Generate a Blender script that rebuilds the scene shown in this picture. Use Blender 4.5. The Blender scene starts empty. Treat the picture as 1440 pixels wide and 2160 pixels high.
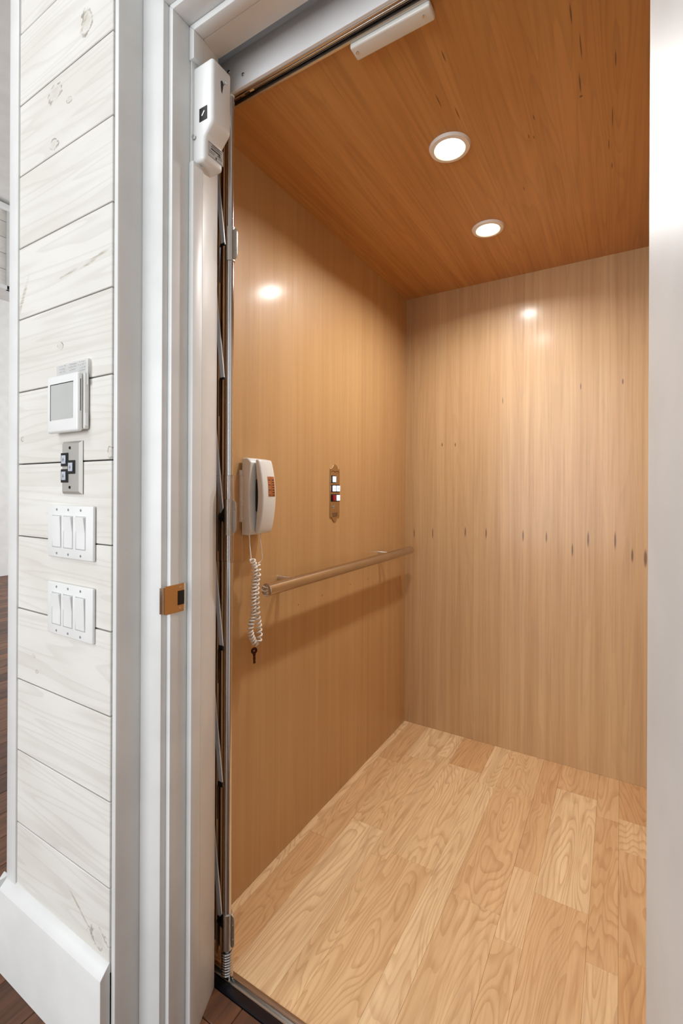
import bpy, bmesh, math, random
from mathutils import Vector, Matrix
random.seed(7)
sc = bpy.context.scene
R = math.radians

# ------------------------------------------------------------------ camera, world, light
cam_d = bpy.data.cameras.new('camera'); cam = bpy.data.objects.new('camera', cam_d)
sc.collection.objects.link(cam); sc.camera = cam
cam_d.sensor_fit = 'VERTICAL'; cam_d.sensor_height = 36.0
cam_d.lens = 982.0/2160.0*36.0
cam_d.shift_y = -46.0/2160.0
cam_d.clip_start = 0.02; cam_d.clip_end = 100
cam.matrix_world = (Matrix.Translation((0, 0, 1.135)) @ Matrix.Rotation(R(30.9), 4, 'Z')
                    @ Matrix.Rotation(R(90), 4, 'X') @ Matrix.Rotation(R(0.25), 4, 'Z'))

w = bpy.data.worlds.new('sky'); sc.world = w; w.use_nodes = True
w.node_tree.nodes['Background'].inputs[0].default_value = (0.95, 0.98, 1.0, 1)
w.node_tree.nodes['Background'].inputs[1].default_value = 1.0

def area(name, loc, rot, sx, sy, power, col=(1, 1, 1), shape='RECTANGLE', spread=180):
    l = bpy.data.lights.new(name, 'AREA'); l.shape = shape; l.size = sx; l.size_y = sy
    l.energy = power; l.color = col; l.spread = R(spread)
    o = bpy.data.objects.new(name, l); o.location = loc; o.rotation_euler = rot
    sc.collection.objects.link(o); return o
area('window_daylight', (-1.2, -3.08, 1.6), (R(90), 0, 0), 2.5, 2.5, 104, (0.925, 0.965, 1.0))  # main light, added behind the camera in an unseen opening
area('window_daylight_far_room', (-4.2, 6.9, 1.9), (R(-90), 0, 0), 3.0, 2.8, 260, (0.97, 0.985, 1.0))  # added to brighten the far room; its opening is unseen
area('hall_ceiling_lamp', (-1.9, -1.3, 3.80), (0, 0, 0), .5, .5, 22, (1.0, 0.99, 0.97))  # added fill for hall and door faces, no lamp known there
DOWN = [(-0.403, 1.2406), (-0.409, 1.694)]
for (lx, ly) in DOWN:
    area('downlight_beam', (lx, ly, 2.060), (0, 0, 0), 0.072, 0.072, 5.9, (1.0, 0.985, 0.96), 'DISK', 154)

sc.view_settings.view_transform = 'Standard'
sc.view_settings.look = 'None'
sc.view_settings.gamma = 1.0
sc.view_settings.use_curve_mapping = False
sc.view_settings.exposure = 0.0

# ------------------------------------------------------------------ material helpers
def lin(c):
    return tuple(((v/255.)/12.92 if v/255. <= .04045 else ((v/255.+.055)/1.055)**2.4) for v in c) + (1,)

class NT:
    def __init__(s, name):
        s.m = bpy.data.materials.new(name); s.m.use_nodes = True
        s.t = s.m.node_tree; s.b = s.t.nodes['Principled BSDF']
    def n(s, typ, **kw):
        nd = s.t.nodes.new(typ)
        for k, v in kw.items(): setattr(nd, k, v)
        return nd
    def put(s, sock, v):
        if hasattr(v, 'is_linked'): s.t.links.new(v, sock)
        else: sock.default_value = v
    def math(s, op, a, b=0., c=None):
        nd = s.n('ShaderNodeMath', operation=op); s.put(nd.inputs[0], a); s.put(nd.inputs[1], b)
        if c is not None: s.put(nd.inputs[2], c)
        return nd.outputs[0]
    def vec(s, op, a, b=(0, 0, 0)):
        nd = s.n('ShaderNodeVectorMath', operation=op); s.put(nd.inputs[0], a); s.put(nd.inputs[1], b)
        return nd.outputs['Value'] if op == 'LENGTH' else nd.outputs[0]
    def noise(s, v, scale, detail=3, rough=.5, dist=0.):
        nd = s.n('ShaderNodeTexNoise'); s.put(nd.inputs['Vector'], v)
        nd.inputs['Scale'].default_value = scale; nd.inputs['Detail'].default_value = detail
        nd.inputs['Roughness'].default_value = rough; nd.inputs['Distortion'].default_value = dist
        return nd.outputs['Fac']
    def mix(s, f, a, b, mode='MIX'):
        nd = s.n('ShaderNodeMix', data_type='RGBA', blend_type=mode)
        s.put(nd.inputs[0], f); s.put(nd.inputs[6], a); s.put(nd.inputs[7], b)
        return nd.outputs[2]
    def rng(s, v, a, b, c=0., d=1.):
        nd = s.n('ShaderNodeMapRange', interpolation_type='SMOOTHSTEP'); s.put(nd.inputs[0], v)
        for i, x in enumerate((a, b, c, d)): s.put(nd.inputs[i+1], x)
        return nd.outputs[0]
    def bump(s, h, strength, dist=.001):
        nd = s.n('ShaderNodeBump'); nd.inputs['Strength'].default_value = strength
        nd.inputs['Distance'].default_value = dist; s.put(nd.inputs['Height'], h)
        s.t.links.new(nd.outputs[0], s.b.inputs['Normal'])
    def pos(s): return s.n('ShaderNodeNewGeometry').outputs['Position']
    def attr(s, name):
        return s.n('ShaderNodeAttribute', attribute_type='OBJECT', attribute_name=name).outputs['Fac']

def plain(name, col, rough=.5, metal=0., bump=0., bscale=300, spec=.5, **kw):
    N = NT(name); b = N.b
    p = N.pos(); v = N.noise(p, 9, 2)
    c = lin(col)
    d = tuple(x*.93 for x in c[:3]) + (1,)
    N.put(b.inputs['Base Color'], N.mix(N.rng(v, .3, .7), d, c))
    b.inputs['Roughness'].default_value = rough; b.inputs['Metallic'].default_value = metal
    b.inputs['Specular IOR Level'].default_value = spec
    for k, val in kw.items(): b.inputs[k.replace('_', ' ')].default_value = val
    if bump: N.bump(N.noise(p, bscale, 2), bump, .0006)
    return N.m

def flecks(N, p, lst):
    """dark mineral flecks: ellipses (cx,cy,cz, rx,ry,rz) on the panel"""
    acc = None
    for (c, r) in lst:
        d = N.vec('LENGTH', N.vec('MULTIPLY', N.vec('SUBTRACT', p, c), tuple(1./x for x in r)))
        acc = d if acc is None else N.math('MINIMUM', acc, d)
    return N.rng(acc, 1.0, .35)

def wood(name, light, dark, mul, across, rough=.33, line=.5, rings=14, seeded=False, fl=None, leaf=.125,
         coat=0., cscale=1., fine=.35, linecol=None, bands=.5, tone=False):
    """mul: (x,y,z) frequency multipliers, small along the grain; across: axis index across the leaves"""
    N = NT(name); p = N.pos()
    p0 = p
    if seeded:
        sd = N.attr('seed')
        cmb = N.n('ShaderNodeCombineXYZ')
        for i in range(3): N.put(cmb.inputs[i], N.math('MULTIPLY', sd, (3.7, 5.3, 2.9)[i]))
        p = N.vec('ADD', p, cmb.outputs[0])
    wob = N.noise(N.vec('MULTIPLY', p, (6, 6, 6)), 1, 2)
    q = N.vec('MULTIPLY', p, mul)
    big = N.noise(N.vec('MULTIPLY', q, (cscale,)*3), 1., 2, .45, .35)
    ph = N.math('MULTIPLY', big, rings)
    fr = N.math('FRACT', ph)
    # asymmetric growth ring: slow rise then sharp dark line
    ring = N.math('MULTIPLY', N.rng(fr, .45, .93), N.rng(fr, 1.0, .94))
    fineq = N.vec('MULTIPLY', p, tuple(m*(14 if m > 2 else 5) for m in mul))
    fn = N.noise(fineq, 1., 3, .6)
    streak = N.noise(N.vec('MULTIPLY', p, tuple(m*(3.2 if m > 2 else .8) for m in mul)), 1, 2)
    base = N.mix(N.rng(streak, .25, .75), lin(light), lin(dark))
    if tone:
        t = N.attr('tone')
        base = N.mix(t, lin(light), lin(dark))
        base = N.mix(N.math('MULTIPLY', N.rng(streak, .3, .75), .35), base, lin(tuple(v*.86 for v in dark)))
    lc = lin(linecol) if linecol else lin(tuple(v*.78 for v in dark))
    ls = N.math('MULTIPLY', ring, line)
    ls = N.math('MULTIPLY', ls, N.rng(wob, .2, .6, .45, 1.))
    base = N.mix(ls, base, lc)
    base = N.mix(N.math('MULTIPLY', N.rng(fn, .42, .75), fine), base, lc)
    if bands:
        sep = N.n('ShaderNodeSeparateXYZ'); N.put(sep.inputs[0], p0)
        u = N.math('DIVIDE', sep.outputs[across], leaf)
        wn = N.n('ShaderNodeTexWhiteNoise', noise_dimensions='1D'); N.put(wn.inputs['W'], N.math('FLOOR', u))
        base = N.mix(N.math('MULTIPLY', wn.outputs[0], .14*bands), base, lin(tuple(v*.8 for v in dark)))
        fu = N.math('FRACT', u)
        edge = N.rng(N.math('ABSOLUTE', N.math('SUBTRACT', fu, .5)), .485, .499)
        base = N.mix(N.math('MULTIPLY', edge, .22*bands), base, lin(light))
    if fl:
        base = N.mix(N.math('MULTIPLY', flecks(N, p0, fl), .75), base, lin((70, 40, 25)))
    N.put(N.b.inputs['Base Color'], base)
    N.put(N.b.inputs['Roughness'], N.rng(fn, .2, .8, rough-.05, rough+.07))
    if coat:
        N.b.inputs['Coat Weight'].default_value = coat; N.b.inputs['Coat Roughness'].default_value = .17
    N.bump(fn, .12, .0004)
    return N.m

M = {}
M['trim'] = plain('white semi-gloss trim paint', (230, 231, 230), .38, bump=.04)
M['door'] = plain('white door paint', (230, 233, 233), .45, bump=.05)
M['wallpaint'] = plain('pale grey wall paint', (224, 224, 222), .8, bump=.1)
M['ceil'] = plain('hall ceiling paint', (236, 236, 234), .85)
M['plastic'] = plain('white plastic', (236, 237, 236), .3)
M['plastic2'] = plain('warm white plastic', (226, 225, 219), .25)
M['phone'] = plain('white glossy telephone plastic', (228, 229, 226), .16, Coat_Weight=.4)
M['cord'] = plain('white vinyl cord', (235, 230, 222), .35)
M['black'] = plain('black plastic', (16, 17, 20), .35)
M['darkvoid'] = plain('unpainted shaft board', (24, 24, 25), .95)  # shade of shaft and gaps put into a near-black colour
M['rubber'] = plain('dark sill strip', (18, 20, 27), .22)
M['steel'] = plain('polished steel', (214, 216, 220), .12, 1.)
M['brushed'] = plain('brushed stainless', (205, 202, 196), .34, 1.)
M['alu'] = plain('aluminium extrusion', (205, 202, 198), .3, 1.)
M['chrome'] = plain('bright zinc', (222, 224, 226), .14, 1.)
M['nickel'] = plain('satin nickel rail', (200, 188, 174), .17, 1.)
M['brass'] = plain('polished brass plate', (196, 172, 142), .2, 1.)
M['strike'] = plain('polished strike plate', (226, 206, 182), .1, 1.)
M['bronze'] = plain('dark bronze key metal', (74, 42, 34), .4, .8)
M['fascia'] = plain('white enamelled header', (238, 239, 241), .3)
M['paper'] = plain('white note paper', (252, 252, 251), .8)
M['ink'] = plain('grey ink', (142, 146, 152), .8)
M['printink'] = plain('dark print ink', (48, 44, 44), .7)
M['label'] = plain('silver warning label', (190, 190, 188), .5)
M['orange'] = plain('orange-brown phone label', (176, 106, 58), .45)
M['red'] = plain('red translucent button', (150, 20, 40), .25)
M['screen'] = plain('grey touch screen', (196, 198, 196), .08, Coat_Weight=.6)
M['zincdark'] = plain('dark link metal', (40, 40, 46), .35, .7)
M['linkmetal'] = plain('pale zinc link bars', (225, 228, 234), .35, .25)  # white reflections put into a pale, mostly non-metal colour
M['ring'] = plain('white downlight trim', (236, 232, 226), .45)

def glow(name, col, s):
    N = NT(name)
    N.put(N.b.inputs['Base Color'], lin(col)); N.b.inputs['Emission Color'].default_value = lin(col)
    N.b.inputs['Emission Strength'].default_value = s
    N.bump(N.noise(N.pos(), 200, 1), .02)
    return N.m
M['lens'] = glow('lit downlight lens', (255, 244, 228), 9.)
M['lit'] = glow('lit button lens', (232, 238, 255), .9)
M['lens_off'] = plain('clear button lens', (196, 202, 214), .12, Coat_Weight=.7)

def glass():
    N = NT('clear acrylic')
    N.put(N.b.inputs['Base Color'], lin((250, 244, 240)))
    N.b.inputs['Transmission Weight'].default_value = 1.; N.b.inputs['IOR'].default_value = 1.3
    N.b.inputs['Roughness'].default_value = .03
    return N.m
M['acrylic'] = glass()

BACK = 2.132; CL = -0.908; CEIL = 2.074
e = .004
fl_back = [((x, BACK, z), (e*k, .05, h)) for (x, z, k, h) in [
    (-.862, .926, .8, .03), (-.768, .931, .9, .035), (-.611, .945, 1., .032), (-.517, .944, 1., .032),
    (-.36, .9415, 1.1, .033), (-.267, .9405, 1., .032), (-.168, .893, 1., .035), (-.111, .94, 1.2, .042),
    (-.0165, .941, 1.2, .045), (.041, .886, 1.3, .035), (.084, .878, 1.8, .045), (-.723, 1.352, 1., .012),
    (-.66, 1.349, 1., .012), (-.447, 1.534, .6, .02), (-.14, 1.563, .7, .018), (.007, 1.566, .9, .015)]]
fl_left = [((CL, y, z), (.05, .0035, .0042)) for (y, z) in
           [(1.2437, .7565), (1.3858, .7605), (1.5893, .7643), (1.7334, .7615), (1.9333, .768), (1.0427, .7597)]]
fl_ceil = [((x, y, CEIL), (rx, ry, .05)) for (x, y, rx, ry) in [
    (-.075, 1.10, .002, .045), (-.083, 1.2, .0025, .04), (-.0834, 1.24, .005, .005), (-.012, 1.17, .002, .03),
    (-.087, 1.015, .002, .03), (-.351, 1.14, .002, .03), (-.379, 1.08, .002, .03), (-.331, .975, .002, .02),
    (-.26, 1.53, .002, .014), (-.2115, 1.31, .002, .012), (-.024, 1.55, .002, .02), (-.19, 1.25, .002, .014),
    (-.2, 1.32, .002, .01), (-.02, 1.35, .002, .05), (-.03, 1.45, .0018, .03)]]
M['wall_left_wood'] = wood('maple veneer, vertical grain (side)', (196, 156, 107), (188, 147, 98), (1, 7, .35), 1,
                           line=.10, rings=9, fl=fl_left, leaf=.21, fine=.16, bands=.35, rough=.45, coat=.28)
M['wall_back_wood'] = wood('maple veneer, vertical grain (back)', (198, 162, 117), (186, 147, 102), (10, 1, .5), 0,
                           line=.14, rings=14, fl=fl_back, leaf=.1225, fine=.30, bands=.7, rough=.45, coat=.28)
M['ceil_wood'] = wood('maple veneer ceiling', (200, 146, 84), (186, 130, 70), (9, .55, 1), 0,
                      line=.26, rings=16, fl=fl_ceil, leaf=.31, fine=.3, bands=.7, rough=.42, coat=.3)  # same veneer as the walls; dim warm bounce put into its colour
M['floor_wood'] = wood('birch laminate', (243, 215, 170), (213, 167, 116), (8.5, 1.5, 1), 0, seeded=True, tone=True,
                       line=.36, rings=24, fine=.3, bands=0, rough=.36, linecol=(168, 114, 70))
M['gate_wood'] = wood('gate panel veneer', (226, 178, 126), (208, 158, 106), (6, 6, .6), 0, line=.2, bands=0, rough=.25)
M['hall_wood'] = wood('dark hand-scraped hall floor', (140, 92, 60), (78, 47, 31), (7, 1., 1), 0, seeded=True, tone=True,
                      line=.45, rings=10, fine=.5, bands=0, rough=.48, linecol=(38, 22, 15))

def shiplap():
    N = NT('whitewashed pine boards'); p0 = N.pos()
    sd = N.attr('seed')
    cmb = N.n('ShaderNodeCombineXYZ')
    for i in range(3): N.put(cmb.inputs[i], N.math('MULTIPLY', sd, (4.1, 2.3, 6.7)[i]))
    p = N.vec('ADD', p0, cmb.outputs[0])
    big = N.noise(N.vec('MULTIPLY', p, (.7, 1, 10)), 1, 2, .5, .25)
    fr = N.math('FRACT', N.math('MULTIPLY', big, 15))
    ring = N.math('MULTIPLY', N.rng(fr, .5, .9), N.rng(fr, 1., .93))
    fn = N.noise(N.vec('MULTIPLY', p, (8, 8, 260)), 1, 3, .6)
    cloud = N.noise(N.vec('MULTIPLY', p, (3, 3, 8)), 1, 2)
    base = N.mix(N.rng(cloud, .3, .7), lin((229, 227, 222)), lin((219, 216, 209)))
    base = N.mix(N.math('MULTIPLY', ring, .22), base, lin((186, 181, 170)))
    base = N.mix(N.math('MULTIPLY', N.rng(fn, .5, .8), .14), base, lin((190, 186, 178)))
    kn = [(-.9385, 2.09, .020, .028), (-1.0575, 1.996, .028, .018), (-1.002, 1.957, .010, .007), (-1.06, 1.885, .018, .013),
          (-1.0305, 1.441, .011, .008), (-1.189, 1.25, .008, .006), (-.853, 1.206, .008, .012), (-1.1365, .759, .009, .006),
          (-.885, .245, .030, .019), (-1.12, .725, .006, .004)]
    acc = None
    for (x, z, a, b) in kn:
        dv = N.vec('MULTIPLY', N.vec('SUBTRACT', p0, (x, .546, z)), (1/a, 0, 1/b))
        d = N.vec('LENGTH', dv); acc = d if acc is None else N.math('MINIMUM', acc, d)
    wobble = N.math('MULTIPLY', N.math('SUBTRACT', N.noise(N.vec('MULTIPLY', p, (45, 45, 60)), 1, 4, .65), .5), 1.5)
    acc = N.math('ADD', acc, wobble)
    cloud2 = N.noise(N.vec('MULTIPLY', p, (50, 50, 50)), 1, 2)
    inner = N.rng(acc, 1.0, .2)
    rim = N.math('MULTIPLY', N.rng(acc, .7, .88), N.rng(acc, 1.12, .95))
    base = N.mix(N.math('MULTIPLY', inner, .25), base, lin((176, 168, 150)))
    base = N.mix(N.math('MULTIPLY', N.math('MULTIPLY', rim, N.rng(cloud2, .4, .62)), .7), base, lin((104, 92, 74)))
    # long resin streaks
    st = None
    for (x, z, ang, L, W) in [(-.905, 1.598, 10, .075, .006), (-1.19, 1.575, 62, .06, .010), (-.955, .275, -33, .06, .004),
                              (-1.0, 1.59, 6, .05, .004), (-.95, 2.09, 55, .03, .009)]:
        ca, sa = math.cos(R(ang)), math.sin(R(ang))
        s1 = N.n('ShaderNodeSeparateXYZ'); N.put(s1.inputs[0], N.vec('SUBTRACT', p0, (x, 0, z)))
        u = N.math('ADD', N.math('MULTIPLY', s1.outputs[0], ca/L), N.math('MULTIPLY', s1.outputs[2], sa/L))
        v = N.math('ADD', N.math('MULTIPLY', s1.outputs[0], -sa/W), N.math('MULTIPLY', s1.outputs[2], ca/W))
        d = N.math('SQRT', N.math('ADD', N.math('MULTIPLY', u, u), N.math('MULTIPLY', v, v)))
        st = d if st is None else N.math('MINIMUM', st, d)
    sm = N.math('MULTIPLY', N.rng(N.math('ADD', st, wobble), 1., .2), N.rng(fn, .35, .6, .25, 1.))
    base = N.mix(N.math('MULTIPLY', sm, .6), base, lin((150, 136, 108)))
    N.put(N.b.inputs['Base Color'], base); N.b.inputs['Roughness'].default_value = .6
    N.bump(N.math('ADD', N.math('MULTIPLY', ring, -.5), fn), .25, .0006)
    return N.m
M['shiplap'] = shiplap()

# ------------------------------------------------------------------ geometry helpers
def wloc(o):
    v = Vector((0, 0, 0))
    while o is not None: v += o.location; o = o.parent
    return v

class MB:
    def __init__(s): s.bm = bmesh.new()
    def _add(s, fn, mi):
        n0 = len(s.bm.faces); r = fn(); s.bm.faces.ensure_lookup_table()
        for f in s.bm.faces[n0:]: f.material_index = mi
        return r
    def merge(s, other, mi=0):
        me = bpy.data.meshes.new('t'); other.to_mesh(me); other.free()
        n0 = len(s.bm.faces); s.bm.from_mesh(me); bpy.data.meshes.remove(me)
        s.bm.faces.ensure_lookup_table()
        for f in s.bm.faces[n0:]: f.material_index = mi
    def box(s, x0, x1, y0, y1, z0, z1, bev=0., mi=0, seg=2, rot=None):
        b = bmesh.new(); bmesh.ops.create_cube(b, size=1)
        for v in b.verts:
            v.co = Vector(((x0+x1)/2+v.co.x*(x1-x0), (y0+y1)/2+v.co.y*(y1-y0), (z0+z1)/2+v.co.z*(z1-z0)))
        if bev: bmesh.ops.bevel(b, geom=list(b.edges), offset=bev, segments=seg, profile=.5, affect='EDGES')
        if rot: bmesh.ops.rotate(b, cent=rot[0], matrix=Matrix.Rotation(rot[1], 3, rot[2]), verts=b.verts)
        s.merge(b, mi); return s
    def prism(s, poly, axis, a, b, bev=0., mi=0, seg=2):
        """poly: 2D points in the two remaining axes (order x,y,z without axis)"""
        m = bmesh.new()
        def P(u, v, t):
            if axis == 'X': return (t, u, v)
            if axis == 'Y': return (u, t, v)
            return (u, v, t)
        A = [m.verts.new(P(u, v, a)) for u, v in poly]; B = [m.verts.new(P(u, v, b)) for u, v in poly]
        n = len(poly); m.faces.new(A); m.faces.new(B)
        for i in range(n): m.faces.new((A[i], A[(i+1) % n], B[(i+1) % n], B[i]))
        bmesh.ops.recalc_face_normals(m, faces=m.faces)
        if bev: bmesh.ops.bevel(m, geom=list(m.edges), offset=bev, segments=seg, profile=.5, affect='EDGES')
        s.merge(m, mi); return s
    def cyl(s, p0, p1, r, seg=20, r2=None, mi=0, bev=0.):
        p0, p1 = Vector(p0), Vector(p1); d = p1-p0; r2 = r if r2 is None else r2
        m = bmesh.new()
        prof = [(0, 0), (r-bev, 0), (r, bev), (r2, d.length-bev), (r2-bev, d.length), (0, d.length)] if bev else \
               [(0, 0), (r, 0), (r2, d.length), (0, d.length)]
        s._lathe(m, prof, p0, d, seg); s.merge(m, mi); return s
    def _lathe(s, m, prof, org, d, seg):
        q = d.normalized().to_track_quat('Z', 'Y'); rings = []
        for (r, h) in prof:
            if r < 1e-7: rings.append([m.verts.new(Vector(org)+q@Vector((0, 0, h)))])
            else: rings.append([m.verts.new(Vector(org)+q@Vector((r*math.cos(2*math.pi*k/seg), r*math.sin(2*math.pi*k/seg), h))) for k in range(seg)])
        for A, B in zip(rings, rings[1:]):
            for k in range(seg):
                a, b, c, d2 = A[k % len(A)], A[(k+1) % len(A)], B[(k+1) % len(B)], B[k % len(B)]
                vs = []
                for v in (a, b, c, d2):
                    if v not in vs: vs.append(v)
                if len(vs) > 2: m.faces.new(vs)
        bmesh.ops.recalc_face_normals(m, faces=m.faces)
    def lathe(s, prof, org, d, seg=32, mi=0):
        m = bmesh.new(); s._lathe(m, prof, org, Vector(d), seg); s.merge(m, mi); return s
    def tube(s, pts, r, seg=8, mi=0):
        m = bmesh.new(); pts = [Vector(p) for p in pts]; n = len(pts); rings = []
        up = Vector((.31, .2, .93)); 
        for i, p in enumerate(pts):
            t = (pts[min(i+1, n-1)]-pts[max(i-1, 0)]).normalized()
            a = up - t*up.dot(t)
            if a.length < 1e-4: a = t.orthogonal()
            a.normalize(); up = a; b = t.cross(a)
            rings.append([m.verts.new(p+r*(math.cos(2*math.pi*k/seg)*a+math.sin(2*math.pi*k/seg)*b)) for k in range(seg)])
        for A, B in zip(rings, rings[1:]):
            for k in range(seg): m.faces.new((A[k], A[(k+1) % seg], B[(k+1) % seg], B[k]))
        m.faces.new(rings[0][::-1]); m.faces.new(rings[-1])
        bmesh.ops.recalc_face_normals(m, faces=m.faces)
        s.merge(m, mi); return s
    def build(s, name, mats, parent=None, smooth=35):
        if not isinstance(mats, (list, tuple)): mats = [mats]
        me = bpy.data.meshes.new(name)
        if parent is None:
            xs = [v.co for v in s.bm.verts]
            o0 = Vector(((min(v.x for v in xs)+max(v.x for v in xs))/2, (min(v.y for v in xs)+max(v.y for v in xs))/2, min(v.z for v in xs)))
        else: o0 = wloc(parent)
        for v in s.bm.verts: v.co -= o0
        for f in s.bm.faces: f.smooth = True
        s.bm.to_mesh(me); s.bm.free()
        for m in mats: me.materials.append(M[m] if isinstance(m, str) else m)
        try: me.set_sharp_from_angle(angle=R(smooth))
        except Exception: pass
        o = bpy.data.objects.new(name, me); sc.collection.objects.link(o)
        if parent is None: o.location = o0
        else: o.parent = parent
        return o

def tag(o, label=None, cat=None, group=None, kind=None):
    if label: o['label'] = label
    if cat: o['category'] = cat
    if group: o['group'] = group
    if kind: o['kind'] = kind
    return o
def thing(name, label, cat, loc, group=None):
    o = bpy.data.objects.new(name, None); o.location = loc; o.empty_display_size = .05
    sc.collection.objects.link(o); return tag(o, label, cat, group)
def struct(name, loc=(0, 0, 0), label=None):
    o = bpy.data.objects.new(name, None); o.location = loc; o.empty_display_size = .05
    sc.collection.objects.link(o); return tag(o, label, None, None, 'structure')
def S(o, label=None): return tag(o, label, None, None, 'structure')

# ------------------------------------------------------------------ HALL SHELL
W = .546          # hall wall face
ZT = 3.86
floor = struct('floor', (0, 0, 0), 'dark brown hand-scraped plank floor of the hall and the room beyond')
MB().box(-6.9, 2.2, -3.1, 7.0, -.06, -.012).build('subfloor', 'darkvoid', floor)
pw = .127; seamx = -1.086
k0 = int(math.floor((-6.9-seamx)/pw)); k = k0
rnd = random.Random(3)
nplank = 0
while seamx+k*pw < 1.1:
    x0 = seamx+k*pw; x1 = x0+pw
    if x1 < -6.88: k += 1; continue
    yend = 7.0 if x1 <= -1.26 else .766
    segs = []
    y = -3.08 - rnd.random()*.9
    while y < yend:
        L = .9+rnd.random()*1.1; segs.append((max(y, -3.08), min(y+L, yend))); y += L
    for (a, b) in segs:
        if b-a < .01: continue
        vis = b > .2 or x0 > -1.3
        if not vis and rnd.random() < 0: continue
        mb = MB().box(max(x0, -6.895)+.0006, x1-.0006, a+.0006, b-.0006, -.012, 0 if not (a < .5 and x0 > 2) else 0, .0015, seg=1)
        o = mb.build('plank', 'hall_wood', floor, smooth=20)
        o['seed'] = rnd.random()*10; o['tone'] = rnd.random(); nplank += 1
    k += 1

S(MB().box(-6.9, 2.2, -3.1, 7.0, ZT, ZT+.1).build('ceiling', 'ceil'), 'plain grey painted ceiling high above the room beyond')
S(MB().box(-7.0, -6.9, -3.1, 7.0, 0, ZT).build('wall_far', 'wallpaint'), 'pale grey painted wall far beyond the whitewashed pillar')
fe = MB(); fe.box(-6.9, -5.75, 7.0, 7.1, 0, ZT); fe.box(-2.65, -1.23, 7.0, 7.1, 0, ZT)
fe.box(-5.75, -2.65, 7.0, 7.1, 0, .45); fe.box(-5.75, -2.65, 7.0, 7.1, 3.35, ZT)
S(fe.build('wall_far_end', 'wallpaint'))
fw = MB()
for (x0, x1, z0, z1) in [(-5.75, -5.7, .45, 3.35), (-2.7, -2.65, .45, 3.35), (-5.7, -2.7, .45, .5), (-5.7, -2.7, 3.3, 3.35), (-4.22, -4.18, .5, 3.3)]:
    fw.box(x0, x1, 7.01, 7.07, z0, z1)
S(fw.build('window_2', 'trim'))  # unseen frame added around the far room's light
# right side of hall wall (behind the open door) and hall right wall
S(MB().box(.149, 2.2, W, .765, 0, ZT).build('wall_front_right', 'wallpaint'))
S(MB().box(2.2, 2.3, -3.1, .765, 0, ZT).build('wall_right', 'wallpaint'))
# wall behind the photographer with one unseen opening added for the main light
wb = MB()
wins = [(-2.5, .1, .3, 2.9)]
wb.box(-6.9, 2.2, -3.22, -3.1, 0, .3); wb.box(-6.9, 2.2, -3.22, -3.1, 2.9, ZT)
wb.box(-6.9, -2.5, -3.22, -3.1, .3, 2.9); wb.box(.1, 2.2, -3.22, -3.1, .3, 2.9)
S(wb.build('wall_back', 'wallpaint'))
for i, (a, b, c, d) in enumerate(wins):
    f = MB()
    for (x0, x1, z0, z1) in [(a, a+.05, c, d), (b-.05, b, c, d), (a, b, c, c+.05), (a, b, d-.05, d), ((a+b)/2-.02, (a+b)/2+.02, c, d)]:
        f.box(x0, x1, -3.2, -3.14, z0, z1)
    S(f.build('window_%d' % (i+1), 'trim'), None)  # unseen frame added around the main hall light

lp = thing('ceiling_lamp', 'square white flush ceiling lamp in the hall', 'ceiling light', (-1.9, -1.3, 3.81))  # housing for the added hall fill light
MB().box(-2.2, -1.6, -1.6, -1.0, 3.815, 3.8595, .004).build('housing', 'plastic', lp)
# ------------------------------------------------------------------ SHIPLAP PILLAR (end of the wall left of the door)
wl = struct('wall_left', (-1.03, .6, 0), 'whitewashed pine board wall end left of the elevator doorway')
MB().box(-1.2486, -.8482, W+.012, .765, 0, ZT).build('wall_core', 'darkvoid', wl)
MB().box(-1.2486, -1.2406, W+.004, 7.0, 0, ZT).build('side_face', 'trim', wl)
gaps = [.19, .357, .5255, .6915, .857, 1.025, 1.192, 1.360, 1.529, 1.695, 1.8635, 2.029]
while gaps[-1] < ZT-.17: gaps.append(gaps[-1]+.1675)
rb = random.Random(11)
for i in range(len(gaps)-1):
    z0, z1 = gaps[i], gaps[i+1]
    g = .0011 + .0007*rb.random()
    yo = rb.random()*.0012
    xr = -.8335 if z0 > 2.19 else -.8488
    o = MB().box(-1.2068, xr, W+yo, W+.012, z0+g, z1-g, .0011, seg=1).build('shiplap_board', 'shiplap', wl, smooth=20)
    o['seed'] = rb.random()*10
# board gap that opens wide towards the casing
S(MB().box(-1.2486, -1.2078, W-.003, W+.012, .0, ZT, .002).build('trim_1', 'trim'), 'narrow flat white corner strip on the left edge of the whitewashed boards')
# baseboard with sloped top
bprof = [(.5275, 0), (.5275, .1935), (.546, .214), (.5485, .214), (.5485, 0)]
b = MB(); m = bmesh.new()
x0, x1 = -1.269, -.8478
b.prism(bprof, 'X', x0, x1, .0008, seg=1)
b.prism([(x0, 0), (x0, .1935), (-1.2486, .214), (-1.2486, 0)], 'Y', .5275, 2.5, .0008, seg=1)
S(b.build('baseboard_left', 'trim'), 'tall white baseboard with sloped top under the whitewashed boards')
# wall above the doorway
wa = struct('wall_above', (-.35, .6, 2.2), 'whitewashed pine boards above the doorway')
MB().box(-.8335, .149, W+.012, .765, 2.19, ZT).build('wall_core', 'darkvoid', wa)
for i in range(len(gaps)-1):
    if gaps[i+1] < 2.2: continue
    o = MB().box(-.8325 if gaps[i] > 2.19 else -.8482, .149, W, W+.012, max(gaps[i], 2.172)+.0015, gaps[i+1]-.0015, .001, seg=1).build('shiplap_board', 'shiplap', wa, smooth=20)
    o['seed'] = rb.random()*10

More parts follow.
